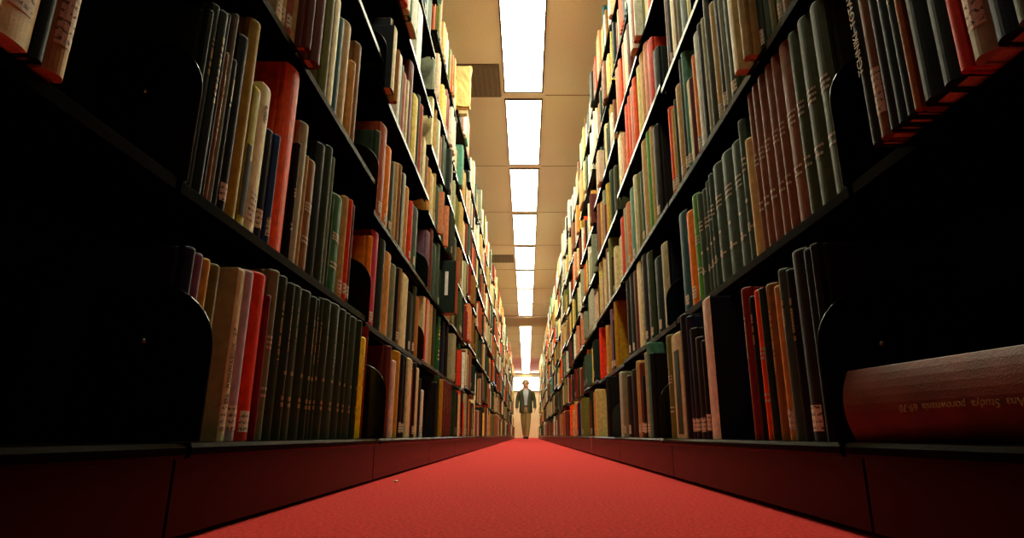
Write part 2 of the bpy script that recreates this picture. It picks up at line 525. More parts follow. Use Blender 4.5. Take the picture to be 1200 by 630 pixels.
# ------------------------------------------------------------------ layout (metres; aisle runs along +Y, camera at the origin)
N = {'L': 22, 'R': 21}
PITCH = {'L': .9306, 'R': 1.0}
Y0 = {'L': .716, 'R': .770}
def bay_y(side, k): return Y0[side] + PITCH[side] * (k - 1)
SG = {'L': -1, 'R': 1}
XU, XB, XK = {'L': .450, 'R': .450}, {'L': .387, 'R': .390}, {'L': .402, 'R': .4136}
XBACK = .70
SHELF = {('L',0):[.110,.44,.85,1.24,1.6,1.95,2.2],('L',1):[.110,.440,.850,1.26,1.62,1.95,2.24],('L',2):[.110,.425,.762,1.175,1.604,1.93,2.24],('L',3):[.110,.434,.762,1.118,1.451,1.75,2.09],
 ('R',0):[.110,.456,.83,1.234,1.6,1.95,2.24],('R',1):[.110,.456,.830,1.234,1.62,1.95,2.24],('R',2):[.110,.452,.834,1.265,1.625,1.95,2.24],('R',3):[.110,.443,.821,1.198,1.581,1.928,2.268]}
for sd in 'LR':
    for k in range(4, 24):
        z = [.110]
        for j in range(6): z.append(z[-1] + random.choice((.305, .33, .33, .355, .38)) + (.01 if j < 2 else 0))
        top = 2.10 if sd == 'L' else 2.2
        f = (top + random.uniform(-.05, .05) - .11) / (z[-1] - .11)
        SHELF[(sd, k)] = [.11 + (q - .11) * f for q in z]
CEIL = 2.775
SHELF[('L', 4)][6] = 2.185
ROWNAME = {'L': 'left', 'R': 'right'}

# ------------------------------------------------------------------ the room
def carpet_material():
    m = material('red_carpet', srgb('#c0302c'), .95, vary=.38, vscale=170, bump=1., bscale=240, spec=.1)
    return m
W = 2.2
YN, YF = -1.6, 27.0
o = MB(); o.box((-W, YN, -.05), (W, YF, 0)); f = o.build('floor', carpet_material()); tag(f, 'bright red short-pile carpet running down the aisle', kind='structure')

def ceiling_material():
    m = material('tan_acoustic_tile', srgb('#f2efe0'), .9, vary=.10, vscale=120, bump=.4, bscale=170, spec=.2)
    return m
M_CEIL = ceiling_material()
o = MB(); o.box((-W, YN, CEIL), (W, YF, CEIL + .05)); c = o.build('ceiling', M_CEIL); tag(c, 'tan textured acoustic tile ceiling', kind='structure')
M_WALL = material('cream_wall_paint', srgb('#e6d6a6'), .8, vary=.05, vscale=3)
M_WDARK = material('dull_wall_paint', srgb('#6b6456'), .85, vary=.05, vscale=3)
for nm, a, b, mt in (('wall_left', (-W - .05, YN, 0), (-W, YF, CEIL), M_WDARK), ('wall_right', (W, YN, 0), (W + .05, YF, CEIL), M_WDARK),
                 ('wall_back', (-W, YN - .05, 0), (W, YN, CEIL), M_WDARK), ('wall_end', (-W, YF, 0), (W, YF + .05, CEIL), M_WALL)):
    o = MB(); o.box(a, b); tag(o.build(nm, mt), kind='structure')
# ceiling joints between tiles and the two runners beside the lamps
LP = 1.3245; LL = 1.222; LX = -.024; LW = .288
y_l0 = 3.02
M_SEAM = material('ceiling_joint_strip', srgb('#94764c'), .8)
k = 0
for i in range(19):
    y = y_l0 - (LP - LL) / 2 + LP * i
    for sx in (-1, 1):
        o = MB(); o.box((LX + sx * (LW / 2 + .03), y - .004, CEIL - .002), (sx * (W - .01), y + .004, CEIL + .01)); k += 1
        tag(o.build('trim_%d' % k, M_SEAM), kind='structure')
# shallow beam crossing the ceiling where one lamp is missing
o = MB(); o.box((-W, y_l0 + 8 * LP - .02, CEIL - .035), (W, y_l0 + 9 * LP - .11, CEIL + .01)); tag(o.build('trim_60', material('beam_plaster', srgb('#e6dfc8'), .9)), kind='structure')
# bright frosted transom window in the end wall
fr = MB()
for a, b in (((-.95, YF - .06, 1.98), (.95, YF - .005, 2.02)), ((-.95, YF - .06, 2.60), (.95, YF - .005, 2.64)), ((-.95, YF - .06, 2.02), (-.91, YF - .005, 2.60)), ((.91, YF - .06, 2.02), (.95, YF - .005, 2.60))):
    fr.box(a, b)
w = fr.build('window_1', material('window_frame_paint', srgb('#8a7a58'), .6)); tag(w, kind='structure')
p = MB(); p.box((-.91, YF - .03, 2.02), (.91, YF - .01, 2.60)); p.build('pane', emission('daylit_frosted_glass', (1, .97, .9, 1), 5.), w)

# ------------------------------------------------------------------ ceiling lights
LAMP = emission('lit_lamp_diffuser', (1, .945, .67, 1), LAMP_STRENGTH)
M_FRAME = material('dark_lamp_frame', srgb('#3a3020'), .5)
fm_ = MB(); t = .012
fm_.box((-LW / 2 - t, 0, -.012), (-LW / 2, LL, .0)); fm_.box((LW / 2, 0, -.012), (LW / 2 + t, LL, .0)); fm_.box((-LW / 2, 0, -.012), (LW / 2, t, .0)); fm_.box((-LW / 2, LL - t, -.012), (LW / 2, LL, .0))
df_ = MB(); df_.box((-LW / 2, t, -.008), (LW / 2, LL - t, -.002))
frame0 = diff0 = None; n = 0
for i in range(FIRST_LAMP, 18):
    if i == 8: continue
    n += 1
    e = empty('ceiling_light', (LX, y_l0 + LP * i, CEIL))
    tag(e, '%s lit rectangular ceiling light in the row counting away from the camera' % ORD[n], 'ceiling light', 'ceiling lights above the aisle')
    if i == FIRST_LAMP:  # nearest panel, out of view: added at reduced strength to light the near spines
        fm_.build('frame', M_FRAME, e); df_.build('diffuser', emission('dim_added_lamp_diffuser', (1, .95, .64, 1), LAMP_STRENGTH * .5), e)
    elif i == FIRST_LAMP + 1:
        frame0 = fm_.build('frame', M_FRAME, e); diff0 = df_.build('diffuser', LAMP, e)
    else:
        for q in (frame0, diff0):
            c = q.copy(); COL.objects.link(c); c.parent = e
# air vents
M_VENT = material('vent_grey', srgb('#6e675a'), .6)
def vent(x0, x1, y0, y1, label):
    e = MB(); e.box((x0, y0, CEIL - .010), (x1, y1, CEIL)); v = e.build('air_vent', M_VENT); tag(v, label, 'vent')
    s = MB(); nn = 14
    for i in range(nn):
        xx = x0 + (x1 - x0) * (i + .5) / nn
        s.box((xx - .006, y0 + .02, CEIL - .016), (xx + .004, y1 - .02, CEIL - .010))
    s.build('slats', material('vent_slat_grey', srgb('#7c7567'), .6), v)
vent(-.78, -.205, 3.87, 4.31, 'square grey air vent in the ceiling beside the first light')
vent(-1.0, -.20, 8.75, 9.15, 'grey air vent in the ceiling beside the fifth and sixth lights')

# ------------------------------------------------------------------ bookcases
def shelf_mesh(side, L, base):
    s = SG[side]; m = MB(); g = .006
    if base:
        x0, x1 = XB[side], XBACK - .01
        prof = [(s*x0, -.006), (s*(x0+.003), -.001), (s*(x0+.008), 0), (s*x1, 0), (s*x1, -.012), (s*(x0+.03), -.012), (s*(x0+.016), -.018), (s*(x0+.003), -.018), (s*x0, -.014)]
        m.prism(prof, 'y', g, L - g)
    else:
        x0, x1 = XU[side], XBACK - .01
        prof = [(s*x0, -.003), (s*(x0+.003), 0), (s*x1, 0), (s*x1, -.006), (s*(x0+.022), -.006), (s*(x0+.022), -.022), (s*(x0+.014), -.022), (s*(x0+.012), -.010), (s*(x0+.009), -.010), (s*(x0+.009), -.018), (s*x0, -.018)]
        m.prism(prof, 'y', g, L - g)
        for yy in (g, L - g - .0016):
            m.prism([(s*(x0+.03), 0), (s*(x0+.05), .006), (s*(x1-.03), .06), (s*x1, .10), (s*x1, -.03), (s*(x0+.06), -.014)], 'x' if False else 'y', yy, yy + .0016)
    return m
proto = {}
for side in 'LR':
    s = SG[side]; L = PITCH[side]
    m = MB(); m.box((s*XK[side], .003, .006), (s*(XK[side]+.015), L - .003, .096)); proto[side, 'kick_plate'] = m
    proto[side, 'base_shelf'] = shelf_mesh(side, L, True)
    proto[side, 'shelf'] = shelf_mesh(side, L, False)
    m = MB(); m.box((s*XBACK, 0, .0), (s*(XBACK+.012), L, 2.3)); proto[side, 'back_panel'] = m
    m = MB(); m.box((s*(XBACK-.009), .0, .0), (s*XBACK, .032, 2.42))
    for q in range(40): m.box((s*(XBACK-.0095), .012, .12 + q*.055), (s*(XBACK-.0085), .020, .14 + q*.055))
    proto[side, 'upright'] = m
MAT = {'kick_plate': M_KICK, 'base_shelf': M_BLACK, 'shelf': M_BLACK, 'back_panel': M_POST, 'upright': M_POST}
made = {}
def case_part(side, kind, parent, loc):
    key = (side, kind)
    if key not in made:
        made[key] = proto[key].build(kind, MAT[kind], parent, loc)
    else:
        c = made[key].copy(); COL.objects.link(c); c.parent = parent; c.location = loc
for side in 'LR':
    for k in range(0, N[side] + 1):
        e = empty('bookcase', (0, bay_y(side, k), 0))
        pos = 'closest' if k == 0 else ('last' if k == N[side] else ORD[k + 1])
        tag(e, 'tall black steel bookcase, %s from the camera in the %s row' % (pos, ROWNAME[side]), 'bookcase', 'bookcases of the %s row' % ROWNAME[side])
        case_part(side, 'kick_plate', e, (0, 0, 0)); case_part(side, 'back_panel', e, (0, 0, 0)); case_part(side, 'upright', e, (0, 0, 0))
        for j, z in enumerate(SHELF[(side, k)]):
            case_part(side, 'base_shelf' if j == 0 else 'shelf', e, (0, 0, z))

# ------------------------------------------------------------------ books
M_LABELPLAIN = material('plain_white_label', srgb('#f0f0ea'), .6)
def spine_arc(t, b, x):   # front of the spine (y) at local x
    return b * (2 * x / t) ** 2
def book(side, y0, y1, h, X, z, col, fl, name='book'):
    t = y1 - y0; dep = min(.235, max(.12, .74 * h)); 
    if 'F' in fl: dep = .20
    hard = 'X2' not in fl and col not in ('cream', 'white', 'light_grey', 'pale_pink', 'beige')
    b = min(.30 * t, .009) if hard else min(.08 * t, .003)
    w = .003 if hard else .0012
    w = min(w, t * .2)
    nseg = 8
    xs = [-t/2 + t * i / nseg for i in range(nseg + 1)]
    outer = [(-t/2, dep)] + ([(-t/2, b + .014), (-t/2 + .0016, b + .009), (-t/2, b + .005)] if hard else []) + [(x, spine_arc(t, b, x)) for x in xs] + ([(t/2, b + .005), (t/2 - .0016, b + .009), (t/2, b + .014)] if hard else []) + [(t/2, dep)]
    inner = [(t/2 - w, dep), (t/2 - w, b + w + .002), (-t/2 + w, b + w + .002), (-t/2 + w, dep)]
    poly = outer + inner; n = len(poly); no = len(outer)
    zc = min(.004, t * .2)
    c0 = sum(p[1] for p in poly[:no]) / no
    rings = []
    cx = lambda p, k_: (p[0] * (1 - .06 * k_), p[1] + .0022 * k_)
    v = []; f = []; fm = []
    levels = [(0, 0.), (h - zc, 0.), (h - zc * .35, .35), (h, 1.)]
    for zz, kk in levels:
        for i, p in enumerate(poly):
            q = cx(p, kk) if (i < no and 0 < i < no - 1) else p
            v.append((q[0], q[1], zz))
    nl = len(levels)
    si0 = (4 if hard else 1)
    for a in range(nl - 1):
        for i in range(n):
            j = (i + 1) % n
            f.append((a * n + i, a * n + j, (a + 1) * n + j, (a + 1) * n + i))
            fm.append(0 if (si0 <= i < si0 + nseg) else 1)
    # caps: boards and spine strip as quads between outer and inner paths
    def cap(base, flip):
        A = list(range(no)); 
        iA = no + 3; iB = no + 2; iC = no + 1; iD = no
        mid = no // 2
        polys = [A[:si0 + 1] + [iB, iA], A[si0:si0 + nseg + 1] + [iC, iB], A[si0 + nseg:] + [iD, iC]]
        for q in polys:
            q = [base + x for x in q]
            f.append(tuple(q if not flip else q[::-1])); fm.append(1)
    cap(0, False); cap((nl - 1) * n, True)
    spine_m = BM[col]; board_m = BM[col]
    if 'K' in fl: board_m = BM['black_blue']
    if 'F' in fl: board_m = BM['black_green']
    o = link(name, v, f, [spine_m, board_m], fm=fm)
    bm = bmesh.new(); bm.from_mesh(o.data); bmesh.ops.recalc_face_normals(bm, faces=bm.faces); bm.to_mesh(o.data); bm.free()
    o.location = (SG[side] * X, (y0 + y1) / 2, z); o.rotation_euler = (0, 0, R(90) if side == 'L' else R(-90))
    pb = MB(); e = .003 if hard else .0006
    pb.box((-t/2 + w + .0002, b + w + .0025, e), (t/2 - w - .0002, dep - e - .001, h - e - (.002 if hard else 0)))
    pb.build('page_block', M_PAGE, o)
    return o, t, b, h, dep

def patch(o, t, b, x0, x1, z0, z1, mat, name, off=.0004, n=4):
    m = MB(); v = []; f = []
    for i in range(n + 1):
        x = x0 + (x1 - x0) * i / n; y = spine_arc(t, b, x) - off
        v += [(x, y, z0), (x, y, z1), (x, y + off * .9, z0), (x, y + off * .9, z1)]
    for i in range(n):
        a = 4 * i; c = a + 4
        f += [(a, a + 1, c + 1, c), (a + 2, c + 2, c + 3, a + 3), (a + 1, a + 3, c + 3, c + 1), (a, c, c + 2, a + 2)]
    f += [(0, 2, 3, 1), (4*n, 4*n+1, 4*n+3, 4*n+2)]
    m.add(v, f)
    return m
def strokes(o, t, b, rects, mat, name='spine_lettering'):
    m = MB()
    for (x0, x1, z0, z1) in rects:
        q = patch(o, t, b, x0, x1, z0, z1, None, '', .0004, 2); m.add(q.v, q.f)
    return m.build(name, mat, o)

def decorate(o, t, b, h, fl, rnd, side, col, bay):
    near = 1 if side == 'L' else -1
    light = sum(PALV[col]) > .75
    if 'L' in fl:
        lw = min(t * .62, .024); z0 = .012 + rnd.random() * .006; z1 = z0 + rnd.uniform(.028, .036)
        if bay == 0: z0, z1, lw = .03, .09, t * .7
        xo = (t - lw) / 2 * .35 * near * (-1)
        patch(o, t, b, xo - lw/2, xo + lw/2, z0, z1, None, '').build('call_number_label', M_LABEL, o)
    rects = []
    if 'T' in fl:
        zt = h * rnd.uniform(.80, .86); zb = zt - h * rnd.uniform(.16, .40)
        zz = zb; ww = min(.0035, t * .16) if 'B' not in fl else min(.0016, t * .08)
        while zz < zt:
            ln = rnd.uniform(.0016, .004); rects.append((-ww, ww, zz, zz + ln)); zz += ln + (.0012 if rnd.random() < .82 else .006)
    if 'B' in fl:
        zz = h * (.20 + .0 * rnd.random()); ww = min(.006, t * .22)
        for dz, hh in ((0, .008), (.011, .008), (h * .20, .008)):
            for kx in (-1, 0):
                rects.append((kx * ww + .0006, (kx + 1) * ww - .0006, zz + dz, zz + dz + hh * (.8 + .2 * rnd.random())))
    if 'S' in fl:
        for fz in ((.52, .55, .58, .24, .28) if 'B' not in fl else (.62, .66, .70, .22)):
            zz = h * fz; x = -t * .32
            while x < t * .30:
                wdt = rnd.uniform(.003, .007); rects.append((x, min(x + wdt, t * .34), zz, zz + .0045)); x += wdt + .0015
    if rects: strokes(o, t, b, rects, M_GOLD if ('T' in fl or 'B' in fl) and 'S' not in fl else M_SILVER)
    def spine_text(body, size, zc, mat, up=True, name='spine_title'):
        q = text_mesh(name, body, size, mat, o)
        # text in the plane of the spine: local x across thickness, z up, facing -y
        q.rotation_euler = (R(90), R(-90) if up else R(90), 0)
        q.location = (0, -.0006, zc)
    if 'X1' in fl:
        spine_text('DE  ROUILLEUX   27', .0125, h * .42, M_INK)
    if 'X3' in fl:
        spine_text('idole', .017, h * .80, M_INK); patch(o, t, b, -t*.30, t*.30, .02, .07, None, '').build('call_number_label', M_LABEL, o)
    if 'X5' in fl:
        spine_text('TCHNIKI  TOTALNO  ONO', .0155, h * .56, M_GOLD)
    if 'X2' in fl:
        m = MB(); m2 = patch(o, t, b, -t*.46, t*.46, h*.06, h*.46, None, ''); m.add(m2.v, m2.f)
        m2 = patch(o, t, b, -t*.46, t*.05, h*.46, h*.56, None, ''); m.add(m2.v, m2.f)
        m.build('cover_print', M_INK, o)
    if 'X4' in fl:
        m = MB()
        for i in range(9):
            zz = h * (.2 + .075 * i); x = rnd.uniform(-.4, .1) * t; q = patch(o, t, b, x, x + t * .28, zz, zz + h * .04, None, ''); m.add(q.v, q.f)
        m.build('cover_print', BM['pale_yellow'], o)
    if 'X6' in fl:
        patch(o, t, b, -t*.22, t*.30, .01, h * .83, None, '').build('spine_panel', BM['dark_green'], o)
    if 'M' in fl:
        m = MB()
        for i in range(22):
            x = rnd.uniform(-.45, .35) * t; zz = rnd.uniform(.35, .95) * h; q = patch(o, t, b, x, x + t * .12, zz, zz + h * .03, None, ''); m.add(q.v, q.f)
        m.build('cover_print', BM['dark_olive'], o)
PALV = {k: srgb(v)[:3] for k, v in PAL.items()}
SHN = ['bottom shelf', 'second shelf up', 'third shelf up', 'fourth shelf up', 'fifth shelf up', 'sixth shelf up', 'top shelf']
BAYN = {0: 'closest', 1: 'second', 2: 'third', 3: 'fourth'}
used = {}
for (side, bay, sh), rows in BOOKS.items():
    z = SHELF[(side, bay)][sh]
    cols = {}
    for r in rows: cols[r[4]] = cols.get(r[4], 0) + 1
    seen = {}
    for i, (y0, y1, h, X, col, fl) in enumerate(rows):
        rnd = random.Random(int(y0 * 1e4) + sh * 77 + (5 if side == 'L' else 9))
        jit = 0 if bay < 1 or 'O' in fl or 'F' in fl else rnd.uniform(-.002, .002)
        o, t, b, hh, dep = book(side, y0, y1, h, X + jit, z + .0003, col, fl)
        decorate(o, t, b, hh, fl, rnd, side, col, bay)
        seen[col] = seen.get(col, 0) + 1
        where = '%s, %s %s bay' % (SHN[sh], BAYN[bay], ROWNAME[side])
        mx = max(rows, key=lambda r: r[2]); size = ''
        if t > .055: size = 'thick '
        elif t < .022: size = 'thin '
        if cols[col] == 1:
            nb = rows[i - 1][4] if i > 0 else (rows[i + 1][4] if i + 1 < len(rows) else None)
            if 'F' in fl: lab = 'dark green folio with red spine jutting from the %s, %s %s bay' % (SHN[sh], BAYN[bay], ROWNAME[side])
            elif nb is None: lab = '%s%s book alone on the %s' % (size, WORD[col], where)
            else: lab = '%s%s book beside the %s one on %s' % (size, WORD[col], WORD[nb], where)
        else:
            lab = '%s of %d %s books from near end, %s' % (ORD[seen[col]], cols[col], WORD[col], where)
        tag(o, lab, 'book', 'books on the %s of the %s %s bay' % (SHN[sh], BAYN[bay], ROWNAME[side]))
        if 'F' in fl:
            m = MB(); m.box((t/2 * (-1) - .0006, .050, .10), (-t/2 + .0004, .068, .235)); m.build('cover_label', M_LABELPLAIN, o)

# ------------------------------------------------------------------ far books (past the first three hundred): one object
FARPAL = ['cream','white','tan','brown','maroon','brick_red','red','orange_red','dark_green','forest_green','black_green','slate','grey','grey_beige','light_grey','olive','pale_yellow','salmon','black','navy','red_brown','pale_pink','orange_tan','sea_green','dark_red','teal','black_teal']
FW_UP = [10,10,7,4,3,3,2,3,3,2,2,3,4,5,6,3,5,5,2,1,4,5,3,2,2,1,1]
FW_LO = [5,3,4,5,5,3,2,2,5,3,6,4,2,3,2,3,2,2,8,3,5,2,2,1,4,2,5]
S = MB()
def far_book(side, y0, y1, h, X, z, mi):
    s = SG[side]; t = y1 - y0; dep = .16; b = min(.25 * t, .008)
    ym = (y0 + y1) / 2
    poly = [(s*(X+dep), y0), (s*(X+b), y0), (s*(X+b*.3), y0 + t*.2), (s*X, ym), (s*(X+b*.3), y1 - t*.2), (s*(X+b), y1), (s*(X+dep), y1)]
    n = len(poly)
    v = [(p[0], p[1], z) for p in poly] + [(p[0], p[1], z + h) for p in poly]
    f = [(i, i + 1, n + i + 1, n + i) for i in range(n - 1)]
    S.add(v, f, mi)
    S.add([], [], mi)
    nn = len(S.v) - 2 * n
    S.f += [tuple(nn + i for i in range(n)), tuple(nn + n + i for i in range(n))]; S.m += [mi, mi]
    # page block end: recessed pale top
    S.add([(s*(X+b+.004), y0 + t*.12, z + h + .0003), (s*(X+dep), y0 + t*.12, z + h + .0003), (s*(X+dep), y1 - t*.12, z + h + .0003), (s*(X+b+.004), y1 - t*.12, z + h + .0003)], [(0, 1, 2, 3)], len(FARPAL))
    if rnd2.random() < .35 and t > .016:
        lw = t * .3
        S.add([(s*(X-.0005), ym - lw, z + .012), (s*(X-.0005), ym + lw, z + .012), (s*(X-.0005), ym + lw, z + .05), (s*(X-.0005), ym - lw, z + .05)], [(0, 1, 2, 3)], len(FARPAL) + 1)
rnd2 = random.Random(5)
far_bookends = []
for side in 'LR':
    for k in range(2, N[side] + 1):
        zs = SHELF[(side, k)]
        ya, yb = bay_y(side, k) + .012, bay_y(side, k + 1) - .012
        for j in range(7):
            if k == 2 and j < (5 if side == 'L' else 5): continue
            occ = sorted((r[0], r[1]) for r in BOOKS.get((side, k, j), []))
            if k > 3: occ = [(3.545, 3.63)] if (side, k, j) == ('L', 4, 6) else []
            znext = zs[j + 1] - .028 if j < 6 else CEIL - .10
            if k == 3 and j < 2 and occ: occ = [(ya, max(q[1] for q in occ) + .004)]
            clear = znext - zs[j] - .006
            Xs = .415 if j == 0 else .455
            y = ya + (.02 if k == 3 else 0); up = j / 6
            wts = [a * up + b_ * (1 - up) for a, b_ in zip(FW_UP, FW_LO)]
            run = 0; fillto = yb - (rnd2.uniform(0, .16) if rnd2.random() < .5 else 0)
            first = rnd2.random() < .3
            if first and k > 3: far_bookends.append((side, y + .004, zs[j], Xs)); y += .012
            while y < fillto:
                if run <= 0:
                    mi = rnd2.choices(range(len(FARPAL)), wts)[0]; run = rnd2.choice((1, 1, 1, 2, 2, 3, 5)); hb = rnd2.uniform(.19, .29)
                    tb = rnd2.uniform(.016, .05); xo = rnd2.uniform(-.012, .016)
                    if rnd2.random() < .08: xo = -.022
                    if j == 6: hb = rnd2.uniform(.20, .31)
                run -= 1
                t = tb * rnd2.uniform(.9, 1.1); h = min(hb * rnd2.uniform(.985, 1.015), clear)
                if y + t > fillto: break
                hit = [q for q in occ if q[0] < y + t + .001 and q[1] > y - .001]
                if hit: y = max(q[1] for q in hit) + .001; continue
                far_book(side, y, y + t - .0012, h, Xs + xo, zs[j] + .0004, mi)
                y += t
                if rnd2.random() < .012: y += rnd2.uniform(.03, .10)
st = S.build('library_books', [BM[c] for c in FARPAL] + [M_PAGE, M_LABEL], fix=False)
tag(st, 'mass of varied books filling the distant bookcases of both rows', 'books', kind='stuff')

# ------------------------------------------------------------------ bookends
def bookend_parts(side, h, dep):
    s = SG[side]; m = MB(); r = min(.085, dep * .55)
    poly = [(0, 0), (dep, 0)]
    poly += [(dep - r * .35 + r * .35 * math.cos(a), h - r * .35 + r * .35 * math.sin(a)) for a in (0, .5, 1., 1.57)]
    poly += [(r - r * math.sin(a), h - r + r * math.cos(a)) for a in [i * math.pi / 2 / 10 for i in range(11)]]
    poly = [(s * p[0], p[1]) for p in poly]
    m.prism(poly, 'y', -.0016, .0016)
    foot = MB(); foot.box((s * .02, .0016, 0), (s * dep * .9, .0042, .0016))
    riv = MB(); n = 10
    v = [(s * dep * .52, -.0040, h * .62)]; f = []
    for i_, (rr_, yy_) in enumerate(((.0018, -.0037), (.0032, -.0028), (.0042, -.0010))):
        v += [(s * dep * .52 + rr_ * math.cos(a), yy_, h * .62 + rr_ * math.sin(a)) for a in [q * 2 * math.pi / n for q in range(n)]]
    f += [(0, 1 + q, 1 + (q + 1) % n) for q in range(n)]
    for i_ in range(2): f += [(1 + i_*n + q, 1 + (i_+1)*n + q, 1 + (i_+1)*n + (q+1) % n, 1 + i_*n + (q+1) % n) for q in range(n)]
    f.append(tuple(1 + 2*n + q for q in range(n)))
    riv.add(v, f)
    rim = MB()
    arc = [(r - r * math.sin(a), h - r + r * math.cos(a)) for a in [i * math.pi / 2 / 10 for i in range(11)]]
    return m, foot, riv
def bookend(side, y, z, X, h, dep, label, group):
    m, foot, riv = bookend_parts(side, h, dep)
    o = m.build('bookend', M_BEND, loc=(SG[side] * X, y, z), bevel=.0013)
    foot.build('foot', M_BEND, o); riv.build('rivet', M_STEEL, o)
    tag(o, label, 'bookend', group)
    return o
BE = [('L', 1, 0, .382, .19, .165), ('L', 1, 1, .447, .215, .15), ('L', 2, 0, .382, .20, .165), ('L', 2, 1, .447, .19, .15), ('L', 2, 2, .447, .215, .15), ('L', 2, 3, .447, .215, .15), ('L', 3, 1, .447, .17, .15), ('L', 3, 2, .447, .17, .15),
      ('R', 1, 0, .385, .20, .165), ('R', 1, 1, .447, .215, .15), ('R', 2, 0, .385, .17, .15), ('R', 3, 0, .385, .16, .15), ('R', 2, 1, .447, .16, .15), ('R', 1, 3, .447, .21, .15)]
for side, bay, sh, X, h, dep in BE:
    rows = BOOKS[(side, bay, sh)]
    y = min(r[0] for r in rows) - .0055
    if (side, bay, sh) == ('L', 1, 0): y = .7248
    if (side, bay, sh) == ('R', 1, 0): y = .790
    if (side, bay, sh) == ('R', 2, 0): y = 1.782
    if (side, bay, sh) == ('R', 3, 0): y = 2.79
    if (side, bay, sh) == ('L', 2, 0): y = 1.64
    y = max(y, bay_y(side, bay) + .0107)
    bookend(side, y, SHELF[(side, bay)][sh] + .0004, X, h, dep, 'black round-cornered bookend on the %s, %s %s bay' % (SHN[sh], BAYN[bay], ROWNAME[side]), 'black steel bookends')

# ------------------------------------------------------------------ lying volume on the bottom shelf, closest right bay
M_DIMGOLD = material('worn_gilt', srgb('#a88a58'), .5)
def lying_book():
    L, T, D = .345, .086, .21
    m = MB(); n = 10
    prof = [(D, 0), (.012, 0)] + [(.012 * (2 * i / n - 1) ** 2 * 1.0, T * i / n) for i in range(1, n)] + [(.012, T), (D, T), (D, T - .0035), (.016, T - .0035), (.016, .0035), (D, .0035)]
    # prof: (depth, z), swept along the book's length
    m.prism(prof, 'y', 0, L)
    o = m.build('book', BM['red_brown'] if False else material('worn_brown_leather_cloth', srgb('#6b3a31'), .42, vary=.3, vscale=25, bump=.25, bscale=500), bevel=.0012)
    pb = MB(); pb.box((.018, .004, .0042), (D - .006, L - .004, T - .0042)); pb.build('page_block', M_PAGE, o)
    tx = text_mesh('spine_title', 'Ana  Studya  porownania  69-70', .0112, M_DIMGOLD, o)
    # upside-down on the spine: letters face the aisle (-x)
    tx.rotation_euler = (R(90), R(180), R(-90)); tx.location = (-.0006, L * .52, T * .42)
    return o
lb = lying_book()
lb.location = (.450, .425, .1104); lb.rotation_euler = (0, 0, R(9))
tag(lb, 'thick worn brown volume lying flat on the bottom shelf, closest right bay', 'book')

# ------------------------------------------------------------------ paper-wrapped bundle jutting from the top shelf
def bundle():
    bm = bmesh.new(); bmesh.ops.create_cube(bm, size=1)
    bmesh.ops.subdivide_edges(bm, edges=bm.edges[:], cuts=7, use_grid_fill=True)
    rr = random.Random(3)
    for v in bm.verts:
        v.co.x *= .20; v.co.y *= .055; v.co.z *= .31
        v.co.x += rr.uniform(-.004, .004); v.co.y += rr.uniform(-.003, .003); v.co.z += rr.uniform(-.005, .005)
        if v.co.z > .10: v.co.x += (v.co.z - .10) * .12
    me = bpy.data.meshes.new('paper_bundle'); bm.to_mesh(me); bm.free(); me.materials.append(M_PAPER)
    o = bpy.data.objects.new('paper_bundle', me); COL.objects.link(o)
    c = MB(); c.box((-.095, -.024, -.180), (.085, .024, -.156)); c.build('backing_board', BM['brown'], o)
    c = MB(); c.box((-.093, -.022, -.205), (.085, .022, -.181)); c.build('lower_pages', M_PAGE, o)
    return o
bd = bundle(); bd.location = (-.482, 3.587, 2.185 + .206); 
tag(bd, 'yellowed paper-wrapped bundle jutting out from the top shelf near the ceiling vent', 'paper bundle')

# ------------------------------------------------------------------ litter and tape
bm = bmesh.new(); bmesh.ops.create_icosphere(bm, subdivisions=2, radius=.006)
rr = random.Random(2)
for v in bm.verts: v.co = v.co * rr.uniform(.8, 1.15); v.co.z *= .45
me = bpy.data.meshes.new('paper_scrap'); bm.to_mesh(me); bm.free(); me.materials.append(material('scrap_paper', srgb('#e8d8b8'), .8))
o = bpy.data.objects.new('paper_scrap', me); COL.objects.link(o); o.location = (-.340, 1.645, .003)
tag(o, 'tiny crumpled cream paper scrap on the red carpet beside the left kick plate', 'litter')
m = MB(); s = .388
pth = [(.46, .1125), (.392, .1125), (.386, .108), (.385, .09), (.386, .06), (.388, .03), (.392, .006)]
v = []; f = []
for i, (x, z) in enumerate(pth): v += [(x, 3.695 + .006 * math.sin(i), z), (x, 3.725 + .006 * math.sin(i), z), (x + .001, 3.725 + .006 * math.sin(i), z + .0012), (x + .001, 3.695 + .006 * math.sin(i), z + .0012)]
for i in range(len(pth) - 1):
    a = 4 * i; b_ = a + 4
    f += [(a, a+1, b_+1, b_), (a+1, a+2, b_+2, b_+1), (a+2, a+3, b_+3, b_+2), (a+3, a, b_, b_+3)]
m.add(v, f + [(0, 3, 2, 1), (4*len(pth)-4, 4*len(pth)-3, 4*len(pth)-2, 4*len(pth)-1)])
o = m.build('cloth_tape', material('faded_orange_tape', srgb('#b0603a'), .8)); tag(o, 'faded orange tape hanging over the bottom shelf lip of the right row', 'tape')

